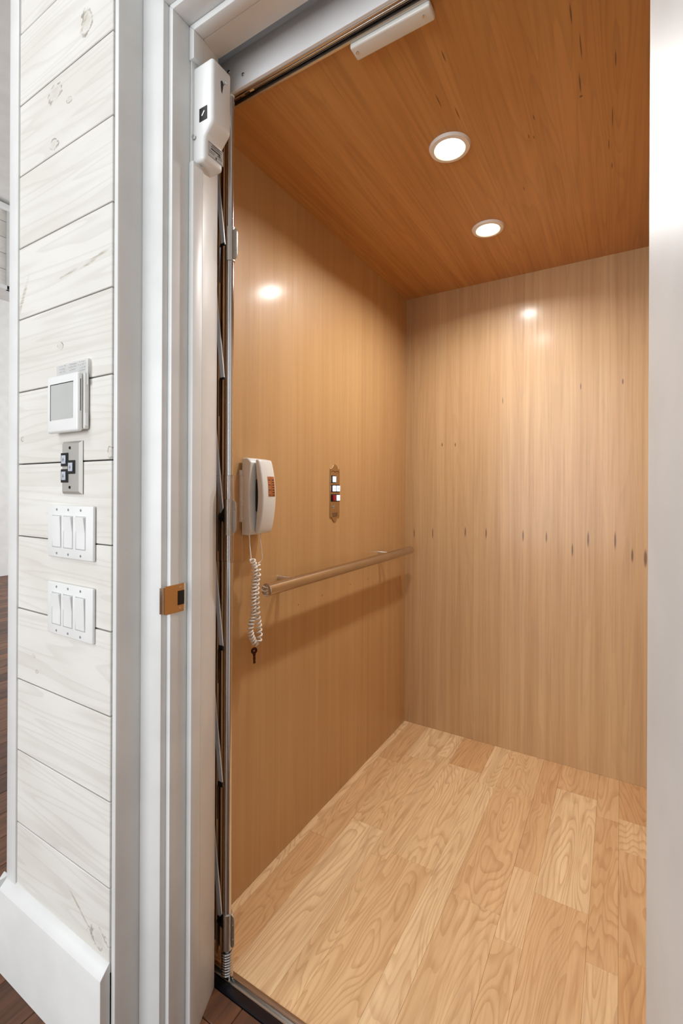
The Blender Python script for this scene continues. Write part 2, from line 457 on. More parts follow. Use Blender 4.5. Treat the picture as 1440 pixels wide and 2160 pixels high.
# ------------------------------------------------------------------ DOOR FRAME (mitred profile pieces)
XL, XR, HS = -.7604, .035, 2.087
def framepiece(poly, side, bev=.0012, z0=0., z1=None):
    """poly: list of (o, y), o = distance outward from the stop face"""
    m = bmesh.new(); A = []; B = []
    for (o, y) in poly:
        if side == 'L': A.append((XL-o, y, z0)); B.append((XL-o, y, (HS+o) if z1 is None else z1))
        if side == 'R': A.append((XR+o, y, z0)); B.append((XR+o, y, HS+o))
        if side == 'T': A.append((XL-o, y, HS+o)); B.append((XR+o, y, HS+o))
    VA = [m.verts.new(v) for v in A]; VB = [m.verts.new(v) for v in B]; n = len(poly)
    m.faces.new(VA); m.faces.new(VB)
    for i in range(n): m.faces.new((VA[i], VA[(i+1) % n], VB[(i+1) % n], VB[i]))
    bmesh.ops.recalc_face_normals(m, faces=m.faces)
    if bev: bmesh.ops.bevel(m, geom=list(m.edges), offset=bev, segments=2, profile=.5, affect='EDGES')
    return m
P_liner = [(.0743, .549), (.0876, .549), (.0876, .64), (.0743, .64)]
P_casing = [(.0254, .613), (.0740, .602), (.0740, .6266), (.0254, .6266)]
P_jamb = [(.0143, .6266), (.0739, .6270), (.0739, .672), (.0143, .672)]
P_stop = [(0, .668), (.0141, .668), (.0141, .6938), (0, .6938)]
P_inner = [(.0004, .694), (.03, .765), (.0739, .765), (.0739, .694)]
frame = struct('trim_2', (-.36, .62, 0), 'white painted door frame around the elevator opening')
for side in 'LTR':
    for nm, prof, bv in (('liner_board', P_liner, .0035), ('casing', P_casing, .0012), ('jamb', P_jamb, .0012), ('inner_jamb', P_inner, .0006)):
        mb = MB(); mb.merge(framepiece(prof, side, bv)); mb.build(nm, 'trim', frame)
    if side == 'L':
        mb = MB(); mb.merge(framepiece(P_stop, side, .0015, 0, 1.8175)); mb.build('door_stop', 'trim', frame)
        mb = MB(); mb.merge(framepiece(P_stop, side, .0012, 2.030)); mb.build('door_stop', 'trim', frame)
        MB().box(-.7760, -.7700, .6721, .694, 1.80, 2.05).build('jamb_filler', 'trim', frame)
    else:
        mb = MB(); mb.merge(framepiece(P_stop, side, .0015)); mb.build('door_stop', 'trim', frame)

# open hall door, hinged on the right jamb, swung past ninety degrees
door = struct('door_1', (.025, .600, 0), 'flat white door swung open along the right edge of the view')
ang = R(10); Ld = .79; th = .042
def dpt(t, u): return (.025+math.sin(ang)*t+math.cos(ang)*u, .600-math.cos(ang)*t+math.sin(ang)*u)
poly = [dpt(0, 0), dpt(Ld, 0), dpt(Ld, th), dpt(0, th)]
MB().prism(poly, 'Z', .008, 2.07, .0035, seg=3).build('door_slab', 'door', door)
for sgn in (0, 1):
    c0 = dpt(Ld-.065, 0 if sgn == 0 else th); nrm = Vector((-math.cos(ang), -math.sin(ang), 0))*(1 if sgn == 0 else -1)
    MB().lathe([(0, 0), (.026, 0), (.026, .004), (.011, .008), (.010, .03), (.022, .036), (.026, .048), (.02, .06), (0, .064)],
               (c0[0], c0[1], .93), nrm, 24).build('door_knob', 'nickel', door)
for z in (.25, 1.05, 1.85):
    MB().cyl((.066, .606, z-.045), (.066, .606, z+.045), .006, 12).build('hinge', 'brushed', door)

# strike plate
sp = thing('strike_plate', 'shiny latch strike plate on the white door jamb', 'strike plate', (-.7735, .636, .885))
m = bmesh.new()
pl = MB()
x0, x1 = -.7755, -.7722
# plate with a real opening (four bars) and a rounded lip towards the hall
pl.box(x0, x1, .613, .6425, .885, .942); pl.box(x0, x1, .6595, .6625, .885, .942)
pl.box(x0, x1, .6425, .6595, .885, .899); pl.box(x0, x1, .6425, .6595, .928, .942)
pl.prism([(x0-.006, .6085), (x0-.001, .6085+.002), (x0+.0005, .613), (x1, .613), (x1, .6115), (x0+.002, .6075), (x0-.006, .6065)], 'Z', .8875, .9395)
pl.build('plate', 'strike', sp)
MB().box(-.7750, -.7738, .643, .659, .8992, .9278).build('latch_pocket', 'black', sp)
for z in (.892, .935): MB().cyl((-.7724, .651, z), (-.7714, .651, z), .0032, 14, mi=0).build('screw', 'chrome', sp)

# ------------------------------------------------------------------ GATE INTERLOCK BOX on the jamb
ib = thing('gate_interlock', 'white moulded lock box on the upper left door jamb', 'lock box', (-.745, .705, 1.8195))
b = bmesh.new()
# side outline seen from the opening, extruded in x, upper half thicker
def rbox(x0, x1, y0, y1, z0, z1, r, seg=4):
    q = bmesh.new(); bmesh.ops.create_cube(q, size=1)
    for v in q.verts: v.co = Vector(((x0+x1)/2+v.co.x*(x1-x0), (y0+y1)/2+v.co.y*(y1-y0), (z0+z1)/2+v.co.z*(z1-z0)))
    es = [e for e in q.edges if not (abs(e.verts[0].co.x-x0) < 1e-6 and abs(e.verts[1].co.x-x0) < 1e-6)]
    bmesh.ops.bevel(q, geom=es, offset=r, segments=seg, profile=.5, affect='EDGES')
    return q
sh = MB()
# profile in x-z with a sloped step, extruded in y
prof = [(-.7765, 1.8195), (-.7405, 1.8195), (-.7405, 1.868), (-.7165, 1.890), (-.7165, 2.0215), (-.7765, 2.0215)]
q = bmesh.new()
ya, yb = .678, .7325
VA = [q.verts.new((u, ya, v)) for u, v in prof]; VB = [q.verts.new((u, yb, v)) for u, v in prof]
q.faces.new(VA); q.faces.new(VB)
for i in range(6): q.faces.new((VA[i], VA[(i+1) % 6], VB[(i+1) % 6], VB[i]))
bmesh.ops.recalc_face_normals(q, faces=q.faces)
es = [e for e in q.edges if not all(abs(v.co.x+.7765) < 1e-6 for v in e.verts)]
bmesh.ops.bevel(q, geom=es, offset=.0075, segments=4, profile=.5, affect='EDGES')
sh.merge(q); sh.build('housing', 'plastic', ib)
MB().box(-.7538, -.7312, .6772, .6802, 1.8985, 1.926).build('window_recess', 'black', ib)
MB().cyl((-.745, .6765, 1.908), (-.738, .6765, 1.916), .0012, 8).build('cam', 'chrome', ib)
MB().prism([(.702, 1.966), (.7045, 1.962), (.7085, 1.985), (.704, 1.989), (.700, 1.985)], 'X', -.7168, -.7160).build('slot', 'black', ib)
MB().cyl((-.7168, .7065, 1.982), (-.708, .7065, 1.982), .0024, 12).cyl((-.708, .7065, 1.982), (-.706, .7065, 1.982), .004, 16, bev=.0008).build('screw', 'chrome', ib)
MB().lathe([(0, 0), (.0052, 0), (.0052, .0018), (.0035, .0034), (0, .004)], (-.7405, .7215, 1.878), (1, 0, 0), 20).build('screw', 'chrome', ib)
MB().cyl((-.7675, .679, 1.8715), (-.7675, .6735, 1.8715), .0026, 12).lathe([(0, 0), (.0045, 0), (.0045, .002), (0, .0035)], (-.7675, .6745, 1.8715), (0, -1, 0), 16).build('screw', 'chrome', ib)
lb = MB().box(-.7405, -.7399, .6885, .7320, 1.8335, 1.8655).build('warning_label', 'label', ib)
mk = MB()
for (u0, u1, w_, h) in [(.690, .730, 1.8625, .0006), (.690, .7305, 1.835, .0006), (.700, .722, 1.8605, .0012), (.697, .726, 1.857, .0014), (.697, .723, 1.852, .003),
                        (.692, .708, 1.846, .0009), (.713, .728, 1.846, .0009), (.710, .713, 1.839, .005), (.692, .706, 1.8425, .0009), (.716, .728, 1.8425, .0009), (.717, .724, 1.8485, .0024)]:
    mk.box(-.7399, -.7397, u0, u1, w_-h/2, w_+h/2)
mk.build('label_print', 'printink', lb)

# ------------------------------------------------------------------ SILL
sill = struct('trim_3', (-.4, .79, 0), 'aluminium and black elevator door sill with a groove')
MB().box(-.85, .15, .7665, .787, -.03, .0012, .0006).build('dark_sill_strip', 'rubber', sill)
MB().box(-.85, .15, .787, .7893, -.03, .0025, .0006).build('bright_rib', 'chrome', sill)
MB().box(-.85, .15, .7893, .8005, -.03, -.006).build('groove', 'brushed', sill)
MB().box(-.85, .15, .8005, .803, -.03, .0025, .0006).build('bright_rib', 'chrome', sill)
MB().box(-.87, .165, .803, .8135, -.03, .001, .0005).build('aluminium_edge', 'alu', sill)

# ------------------------------------------------------------------ ELEVATOR CAB
cabR = .165
fl = struct('floor_1', (-.36, 1.45, -.01), 'pale birch laminate floor inside the elevator cab')
MB().box(CL-.02, cabR+.02, .8135, BACK+.02, -.04, -.004).build('subfloor', 'darkvoid', fl)
cols = [
    (-.908, -.882, [(2.132, .25)]),
    (-.882, -.790, [(1.28, .75), (1.79, .6), (2.132, .7)]),
    (-.790, -.668, [(1.406, .02), (1.86, .42), (2.132, .18)]),
    (-.668, -.6105, [(1.30, .38), (1.93, .3), (2.132, .12)]),
    (-.6105, -.475, [(1.335, .48), (1.895, .22), (2.132, .85)]),
    (-.475, -.407, [(1.83, .0), (2.132, .12)]),
    (-.407, -.2715, [(1.288, .42), (1.84, .55), (2.132, .42)]),
    (-.2715, -.2035, [(1.22, .55), (1.48, .35), (1.83, .6), (2.132, .75)]),
    (-.2035, -.068, [(1.413, .62), (1.952, .08), (2.132, .62)]),
    (-.068, .0, [(1.27, .3), (1.86, .66), (2.132, .55)]),
    (.0, .1355, [(1.325, .85), (1.72, .62), (1.882, .32), (2.132, .9)]),
    (.1355, cabR, [(2.132, .4)])]
rc = random.Random(21)
for (x0, x1, segs) in cols:
    y = .8135
    for (ye, tn) in segs:
        o = MB().box(x0+.00015, x1-.00015, y+.00015, ye-.00015, -.004, 0, .0004, seg=1).build('floor_strip', 'floor_wood', fl, smooth=20)
        o['seed'] = rc.random()*10; o['tone'] = tn; y = ye
S(MB().box(CL-.02, CL, .842, BACK+.02, 0, CEIL+.02).build('wall_left_cab', 'wall_left_wood'), 'maple veneer side wall of the elevator cab behind the handrail')
S(MB().box(CL, cabR, BACK, BACK+.02, 0, CEIL).build('wall_back_cab', 'wall_back_wood'), 'maple veneer rear wall of the elevator cab')
S(MB().box(cabR, cabR+.02, .842, BACK+.02, 0, CEIL+.02).build('wall_right_cab', 'wall_left_wood'), 'maple veneer right wall of the elevator cab')
# ceiling panel with two real openings for the downlights
m = bmesh.new()
seg = 32
xs = [CL, cabR]; ys = [.842, 1.4673, BACK]
for j, (lx, ly) in enumerate(DOWN):
    y0, y1 = ys[j], ys[j+1]
    rect = []
    ring = [(lx+.046*math.cos(2*math.pi*k/seg), ly+.046*math.sin(2*math.pi*k/seg)) for k in range(seg)]
    def cast(a):
        c_, s_ = math.cos(a), math.sin(a); t = 1e9
        if c_ > 1e-9: t = min(t, (cabR-lx)/c_)
        if c_ < -1e-9: t = min(t, (CL-lx)/c_)
        if s_ > 1e-9: t = min(t, (y1-ly)/s_)
        if s_ < -1e-9: t = min(t, (y0-ly)/s_)
        return (lx+c_*t, ly+s_*t)
    angs = sorted(set([2*math.pi*k/seg for k in range(seg)] + [math.atan2(yy-ly, xx-lx) % (2*math.pi) for xx in xs for yy in (y0, y1)]))
    inn = [m.verts.new((lx+.046*math.cos(a), ly+.046*math.sin(a), CEIL)) for a in angs]
    out = [m.verts.new((*cast(a), CEIL)) for a in angs]
    up = [m.verts.new((v.co.x, v.co.y, CEIL+.02)) for v in inn]
    oup = [m.verts.new((v.co.x, v.co.y, CEIL+.02)) for v in out]
    n = len(angs)
    for k in range(n):
        kk = (k+1) % n
        m.faces.new((inn[k], inn[kk], out[kk], out[k])); m.faces.new((inn[k], up[k], up[kk], inn[kk]))
        m.faces.new((up[k], oup[k], oup[kk], up[kk]))
bmesh.ops.remove_doubles(m, verts=m.verts, dist=1e-5)
bmesh.ops.recalc_face_normals(m, faces=m.faces)
mb = MB(); mb.merge(m); S(mb.build('ceiling_cab', 'ceil_wood', smooth=20), 'orange-brown maple veneer ceiling of the elevator cab')

nm_ = ['round lit recessed downlight in the cab ceiling, nearer the door', 'round lit recessed downlight in the cab ceiling, nearer the rear wall']
for (lx, ly), lab in zip(DOWN, nm_):
    t = thing('downlight', lab, 'ceiling light', (lx, ly, CEIL-.005), 'downlights in the cab ceiling')
    MB().lathe([(.0385, .012), (.0385, 0.), (.042, -.0035), (.052, -.0025), (.0555, .0045), (.045, .0046), (.045, .03), (.0385, .03)],
               (lx, ly, CEIL-.005), (0, 0, 1), 48).build('trim_ring', 'ring', t)
    MB().cyl((lx, ly, CEIL-.0025), (lx, ly, CEIL+.001), .0386, 40).build('lens', 'lens', t)

# header fascia, gate track
S(MB().box(CL-.1, cabR+.1, .806, .8125, 2.070, 3.2).build('trim_4', 'fascia'), 'white metal header panel above the gate track')
for (x, z) in [(-.7968, 2.1215), (-.7517, 2.0955)]:
    tag(MB().lathe([(0, 0), (.0042, 0), (.0042, .0016), (.0028, .0032), (0, .0038)], (x, .806, z), (0, -1, 0), 18).build('screw', 'chrome'),
        'small round screw at the left end of the header panel, ' + ('upper of two' if z > 2.1 else 'lower of two'), 'screw', 'screws in the header panel')
tr = struct('trim_5', (-.36, .826, 2.07), 'steel gate track with a dark channel along the cab ceiling edge')
MB().box(CL, cabR, .8125, .8175, 2.067, 2.085, .0008).build('track_lip', 'nickel', tr)
MB().box(CL, cabR, .8175, .8198, 2.0655, 2.09, .0006).build('inner_rib', 'chrome', tr)
MB().box(CL, cabR, .8352, .8415, 2.0665, 2.09, .0008).build('track_lip', 'brushed', tr)
MB().box(CL, cabR, .8198, .8352, 2.080, 2.09).build('channel_top', 'zincdark', tr)
MB().box(CL, cabR, .8262, .8280, 2.072, 2.080, .0005).build('runner_rail', 'brushed', tr)
MB().box(CL, cabR, .8315, .8322, 2.074, 2.080).build('runner_rail', 'steel', tr)

rt = thing('track_roller', 'dark roller truck in the left end of the ceiling gate track', 'roller', (-.75, .8285, 2.070))
MB().box(-.775, -.735, .8203, .8262, 2.068, 2.079, .001).build('truck_body', 'nickel', rt)
MB().box(-.763, -.748, .8212, .8252, 2.0672, 2.0682).build('truck_slot', 'black', rt)

# white sensor bar screwed to the ceiling
sb = thing('sensor_bar', 'long white plastic bar screwed to the cab ceiling beside the gate track', 'sensor', (-.402, .859, 2.0575))
q = MB(); q.box(-.489, -.3145, .842, .8765, 2.0575, CEIL-.0005, .004, seg=3); q.build('housing', 'plastic2', sb)
for x in (-.478, -.331):
    MB().lathe([(0, 0), (.0035, 0), (.0035, .001), (.002, .0022), (0, .0024)], (x, .857, 2.0577), (0, 0, -1), 16).build('screw', 'chrome', sb)

# shaft around the cab, near-black to deepen its shade
S(MB().box(-1.35, -1.249, .765, 2.5, -.2, 3.8).build('wall_shaft_left', 'darkvoid'))
S(MB().box(.6, .7, .765, 2.5, -.2, 3.8).build('wall_shaft_right', 'darkvoid'))
S(MB().box(-1.25, .7, 2.4, 2.5, -.2, 3.8).build('wall_shaft_back', 'darkvoid'))
S(MB().box(-1.35, .7, .765, 2.5, 3.75, 3.85).build('ceiling_shaft', 'darkvoid'))

# ------------------------------------------------------------------ HANDRAIL
hr = thing('handrail', 'satin metal handrail on two brackets along the left cab wall', 'handrail', (-.84, 1.53, .838))
MB().cyl((-.84, 1.000, .857), (-.84, 2.034, .857), .0178, 40, bev=.0012).build('rail', 'nickel', hr)
MB().lathe([(0, 0), (.0160, 0), (.0165, .0012), (0, .002)], (-.84, 1.0005, .857), (0, -1, 0), 40).build('end_cap', 'nickel', hr)
for y in (1.141, 1.835):
    br = MB(); br.cyl((CL, y, .862), (-.852, y, .862), .0085, 20); br.build('bracket', 'chrome', hr)

# ------------------------------------------------------------------ CAB OPERATING PANEL
cp = thing('operating_panel', 'narrow brass button panel with pointed ends on the left cab wall', 'control panel', (-.905, 1.466, 1.019))
outline = [(1.4335, 1.040), (1.4345, 1.034), (1.4405, 1.0345), (1.4435, 1.0375), (1.4475, 1.031), (1.4545, 1.0225), (1.466, 1.0185), (1.4775, 1.0225),
           (1.4845, 1.031), (1.4885, 1.0375), (1.4915, 1.0345), (1.4975, 1.034), (1.4985, 1.040)]
top = [(y, 2*1.1245-z) for (y, z) in reversed(outline)]
MB().prism(outline+top, 'X', CL, CL+.0032, .0006, seg=1).build('plate', 'brass', cp)
def btn(y0, y1, z0, z1, lens, lab):
    d = .0035
    be = MB().box(CL+.003, CL+.0055, y0, y1, z0, z1, .0006, seg=1).build('button', 'black', cp); be['label'] = lab
    l = MB().box(CL+.0055, CL+.0095, y0+d, y1-d, z0+d, z1-d, .001).build('button_lens', lens, be)
    return l
btn(1.4405, 1.467, 1.161, 1.189, 'lit', 'single top button with a white lens')
a = btn(1.4405, 1.467, 1.127, 1.155, 'lit', 'left button of the middle pair, white lens')
b_ = btn(1.4685, 1.4955, 1.127, 1.155, 'lit', 'right button of the middle pair, white lens')
btn(1.4405, 1.467, 1.0925, 1.1205, 'red', 'red emergency stop button')
btn(1.4685, 1.4955, 1.0925, 1.1205, 'lit', 'white button beside the red one')
for (y, ch) in ((1.4537, 2), (1.482, 3)):
    pm = MB(); pm.box(CL+.0094, CL+.0098, y-.003, y+.003, 1.139, 1.1405); pm.box(CL+.0094, CL+.0098, y-.0005, y+.0007, 1.136, 1.147)
    pm.build('engraved_mark', 'printink', cp)
MB().lathe([(0, .006), (.003, .006), (.003, .003), (.0062, .0035), (.0075, .001), (.0075, 0), (0, 0)], (CL+.003, 1.454, 1.0735), (1, 0, 0), 24).build('key_switch', 'chrome', cp)
MB().box(CL+.0085, CL+.0092, 1.4532, 1.4548, 1.070, 1.077).build('key_slot', 'black', cp)
en = MB()
for r_, (z, segs_) in enumerate([(1.0495, [(1.446, 1.455), (1.4565, 1.472), (1.4735, 1.484)]), (1.0455, [(1.447, 1.462), (1.4635, 1.483)]), (1.041, [(1.449, 1.453), (1.455, 1.468), (1.470, 1.482)]), (1.037, [(1.451, 1.464), (1.466, 1.480)])]):
    for (ya_, yb_) in segs_: en.box(CL+.0031, CL+.0034, ya_, yb_, z-.0011, z+.0011)
en.build('engraved_text', 'printink', cp)
for z, s_ in ((1.205, 1), (1.044, -1)):
    pts = [(CL+.0034, 1.4395+t*.053, z+s_*(-.004+.005*abs(math.sin(t*math.pi*2)))) for t in [i/16 for i in range(17)]]
    if s_ > 0: MB().tube(pts, .0008, 6).build('engraved_scroll', 'bronze', cp)

# ------------------------------------------------------------------ TELEPHONE
ph = thing('telephone', 'white corded telephone mounted on the left cab wall beside the gate pole', 'telephone', (-.89, 1.0, 1.008))
MB().box(CL, CL+.008, .9615, 1.035, 1.045, 1.19, .002).build('wall_bracket', 'plastic2', ph)
q = MB()
# base: profile in x-z, slightly bowed, extruded in y
def bowed(x0, x1, bow, z0, z1, n=12, round_=.012):
    pts = [(x0, z0), (x1-round_, z0)]
    for i in range(n+1):
        t = i/n; z = z0+round_+(z1-z0-2*round_)*t
        pts.append((x1+bow*math.sin(math.pi*t), z))
    pts += [(x1-round_, z1), (x0, z1)]
    return pts
q.prism(bowed(CL+.006, -.868, -.006, 1.009, 1.2235), 'Y', .966, 1.048, .004, seg=3)
q.build('base', 'phone', ph, smooth=50)
MB().box(-.8735, -.8668, .992, 1.03, 1.075, 1.165).build('dial_recess', 'black', ph)
hs = MB()
n = 16; z0, z1 = 1.0135, 1.2195
outer = []; inner = []
for i in range(n+1):
    t = i/n; z = z0+(z1-z0)*t; s_ = math.sin(math.pi*t)
    outer.append((-.853+.017*s_**.8, z)); inner.append((-.8655+.0085*max(0, s_)**1.6, z))
poly = outer+inner[::-1]
mm = bmesh.new()
A = [mm.verts.new((u, .980, v)) for u, v in poly]; B = [mm.verts.new((u, 1.038, v)) for u, v in poly]
mm.faces.new(A); mm.faces.new(B)
for i in range(len(poly)): mm.faces.new((A[i], A[(i+1) % len(poly)], B[(i+1) % len(poly)], B[i]))
bmesh.ops.recalc_face_normals(mm, faces=mm.faces)
es = [e_ for e_ in mm.edges if e_.calc_face_angle(0) > R(25)]
bmesh.ops.bevel(mm, geom=es, offset=.0055, segments=4, profile=.5, affect='EDGES')
hs.merge(mm); hso = hs.build('handset', 'phone', ph, smooth=50)
# curved label on the handset
lbm = bmesh.new(); rows = []
for i in range(9):
    t = .50+.27*i/8; s_ = math.sin(math.pi*t); z = z0+(z1-z0)*t; x = -.853+.017*s_**.8+.0006
    rows.append([lbm.verts.new((x, yy, z)) for yy in (1.003, 1.0165, 1.0175, 1.031)])
for r0, r1 in zip(rows, rows[1:]):
    for k in range(3):
        f_ = lbm.faces.new((r0[k], r0[k+1], r1[k+1], r1[k])); 
bmesh.ops.recalc_face_normals(lbm, faces=lbm.faces)
lbm.faces.ensure_lookup_table()
for i, f_ in enumerate(lbm.faces): pass
q = MB(); q.merge(lbm)
for f_ in q.bm.faces:
    c = f_.calc_center_median(); f_.material_index = 1 if abs(c.y-1.017) < .001 else 0
lo = q.build('printed_label', ['orange', 'printink'], hso)
mk = MB()
for i in range(7):
    t = .52+.034*i; s_ = math.sin(math.pi*t); z = z0+(z1-z0)*t; x = -.853+.017*s_**.8+.0009
    mk.box(x-.0002, x+.0002, 1.0205, 1.0285, z-.0012, z+.0012)
    if i % 2 == 0: mk.box(x-.0002, x+.0002, 1.006, 1.013, z-.0009, z+.0009)
mk.build('label_print', 'printink', hso)

# cord: straight ends, two strands of coil hanging in a loop
def coil(path, r, turns, n):
    """path: list of points (polyline); helix around it"""
    P = [Vector(p) for p in path]; L = [0]
    for a_, b_ in zip(P, P[1:]): L.append(L[-1]+(b_-a_).length)
    out = []
    for i in range(n+1):
        s_ = L[-1]*i/n; j = 0
        while j < len(P)-2 and L[j+1] < s_: j += 1
        f_ = (s_-L[j])/(L[j+1]-L[j]); c = P[j].lerp(P[j+1], f_); t = (P[j+1]-P[j]).normalized()
        u = t.cross(Vector((1, 0, 0))).normalized(); v = t.cross(u)
        a_ = 2*math.pi*turns*i/n
        out.append(c+r*(math.cos(a_)*u+math.sin(a_)*v))
    return out
cx_ = -.862
p1 = [(-.875, .969, 1.012), (-.872, .968, .985), (-.868, .966, .965), (cx_, .962, .948)]
c1 = coil([(cx_, .966, .945), (cx_, .976, .925), (cx_, .978, .89), (cx_, .973, .86), (cx_, .970, .83), (cx_, .973, .80), (cx_, .970, .782), (cx_, .962, .765),
           (cx_, .960, .752), (cx_, .965, .735), (cx_, .976, .716), (cx_, .983, .71)], .0066, 27, 560)
c2 = coil([(cx_+.004, .984, .712), (cx_+.008, .990, .725), (cx_+.006, .988, .76), (cx_+.008, .980, .785), (cx_+.003, .982, .82), (cx_, .984, .85), (cx_+.002, .982, .88),
           (cx_+.006, .984, .905), (cx_, .988, .928)], .0068, 17, 360)
p2 = [(cx_, .990, .931), (-.861, 1.0, .934), (-.858, 1.004, .945), (-.858, 1.0, .97), (-.862, 1.0, .995), (-.862, 1.003, 1.018)]
MB().tube(p1, .0017, 8).build('cord_lead', 'cord', ph)
MB().tube(p2, .0013, 8).build('cord_lead', 'cord', ph)
MB().tube(c1+c2, .0026, 7).build('coiled_cord', 'cord', ph, smooth=80)

# small dark key hanging under the cord
ky = thing('key', 'small dark key hanging below the curly white telephone cord', 'key', (-.868, .982, .655))
kb = MB()
kb.lathe([(.0024, -.0012), (.0088, -.0012), (.0096, 0), (.0088, .0012), (.0024, .0012), (.0024, -.0012)], (-.866, .981, .6905), (1, -.5, 0), 24)
kb.build('key_bow', 'bronze', ky)
kb = MB()
for (dy, z, r_) in [(.0003, .6795, .0042), (.0006, .6735, .0034), (.0009, .668, .0038), (.0011, .6625, .003), (.0013, .658, .0036)]:
    kb.lathe([(0, -.0009), (r_, -.0009), (r_, .0009), (0, .0009)], (-.866, .981+dy, z), (1, -.5, 0), 12)
kb.box(-.867, -.865, .9785, .985, .656, .684)
kb.build('key_blade', 'bronze', ky)
MB().tube([(-.866, .981, .694), (-.865, .980, .701), (-.863, .979, .708)], .0005, 6).build('wire_loop', 'brass', ky)

# ------------------------------------------------------------------ FOLDING GATE (folded against the left side)
gt = thing('folding_gate', 'folded wooden gate with a round steel leading pole left of the cab opening', 'gate', (-.80, .80, 0))
gx, gy = -.7800, .7955
MB().cyl((gx, gy, .03), (gx, gy, 2.045), .0085, 28).build('pole', 'steel', gt)
for (za, zb) in ((1.665, 1.744), (1.030, 1.113), (.0685, .152)):
    s_ = MB(); s_.cyl((gx, gy, za), (gx, gy, zb), .0108, 28, bev=.0006)
    so = s_.build('hinge_sleeve', 'brushed', gt)
    lf = MB(); lf.prism([(gx+.008, za+.002), (gx+.0165, za+.008), (gx+.0185, za+.014), (gx+.0185, zb-.012), (gx+.0165, zb-.006), (gx+.008, zb-.001)], 'Y', gy+.002, gy+.0045, .0006, seg=1)
    for zz in (za+.025, zb-.025): lf.cyl((gx+.0145, gy+.0025, zz), (gx+.0145, gy+.0005, zz), .0016, 10)
    lf.build('hinge_leaf', 'brushed', so)
# return spring at the foot
sp_pts = [(gx+.0112*math.cos(a), gy+.0112*math.sin(a), .008+.058*a/(2*math.pi*9.5)) for a in [i*math.pi/10 for i in range(191)]]
MB().tube(sp_pts, .0024, 7).build('foot_spring', 'chrome', gt, smooth=80)
MB().cyl((gx, gy, -.006), (gx, gy, .03), .0045, 16).box(gx-.008, gx+.008, gy-.004, gy+.004, -.006, .006, .001).build('foot_guide', 'steel', gt)
MB().lathe([(0, 0), (.0065, 0), (.0085, .003), (.0085, .009), (.0060, .012), (0, .013)], (gx, gy, 2.040), (0, 0, 1), 24).cyl((gx+.002, gy-.008, 2.030), (gx+.002, gy-.012, 2.030), .0035, 14).build('top_roller', 'plastic2', gt)
# folded panels (zig-zag)
zz = [(-.8035, .808), (-.841, .848), (-.813, .808), (-.858, .850), (-.828, .808), (-.875, .855), (-.848, .81), (-.89, .86)]
for a_, b_ in zip(zz, zz[1:]):
    d = (Vector(b_)-Vector(a_)).normalized(); nn = Vector((-d.y, d.x))*.0022
    A_, B_ = Vector(a_)+d*.002, Vector(b_)-d*.002
    poly = [tuple(A_-nn), tuple(B_-nn), tuple(B_+nn), tuple(A_+nn)]
    MB().prism(poly, 'Z', .012, 2.055, .0004, seg=1).build('gate_panel', 'gate_wood', gt)
# scissor links behind the pole, with dark pivot caps
for i, z in enumerate((1.716, 1.399, 1.079, .766, .444, .126)):
    bar = MB(); y0_ = .7965
    bar.prism([(-.8135, z), (-.8015, z), (-.8400, z+.30), (-.8520, z+.30)], 'Y', y0_+.002, y0_+.005, .0003, seg=1)
    bo = bar.build('link_bar', 'linkmetal', gt)
    hh = .0035 if i < 3 else .010
    MB().box(-.8150, -.8000, y0_, y0_+.006, z-hh, z+.001, .0006, seg=1).build('pivot_cap', 'black', bo)
    MB().prism([(-.8165, z-hh), (-.8150, z-hh), (-.8165, z-.09)], 'Y', y0_, y0_+.003).build('edge_strip', 'zincdark', bo)
for z in (1.078, .124):
    MB().prism([(-.8165, z-.012), (-.789, z+.028), (-.789, z-.05), (-.797, z-.02)], 'Y', gy+.001, gy+.003, .0003, seg=1).build('link_gusset', 'zincdark', gt)
# clear acrylic pull
ac = MB()
ac.box(-.8135, -.7575, .7810, .7835, .969, 1.168, .0008, seg=1)
ac.prism([(-.7600, .969), (-.7575, .969), (-.7575, 1.168), (-.7600, 1.168)], 'Y', .7836, .8165, .0005, seg=1)
ac.build('clear_handle', 'acrylic', gt)

# ------------------------------------------------------------------ THINGS ON THE BOARDS
# thermostat
ty = .524
th_ = thing('thermostat', 'white square touch-screen thermostat on the whitewashed boards', 'thermostat', (-.983, .535, 1.251))
q = MB(); q.box(-1.0400, -.9255, ty, ty+.012, 1.2510, 1.3700, .0055, seg=4); q.build('front_housing', 'plastic', th_)
MB().box(-1.030, -.9205, ty+.0115, W-.0005, 1.2560, 1.3690, .003, seg=2).build('back_housing', 'plastic2', th_)
sc_ = MB().box(-1.0240, -.9415, ty-.0006, ty+.004, 1.2780, 1.3510).build('screen', 'screen', th_)
fr_ = MB()
for (a_, b_, c_, d_) in [(-1.0252, -1.0236, 1.277, 1.352), (-1.0252, -.9405, 1.3505, 1.3521)]: fr_.box(a_, b_, ty-.0009, ty+.003, c_, d_)
fr_.build('screen_edge', 'zincdark', sc_)
MB().box(-.9262, -.9252, ty+.0055, ty+.0068, 1.292, 1.356).build('stylus_slot', 'black', th_)
MB().box(-.9210, -.9195, ty+.0125, ty+.0185, 1.262, 1.288, .0006, seg=1).build('stylus_grip', 'plastic', th_)
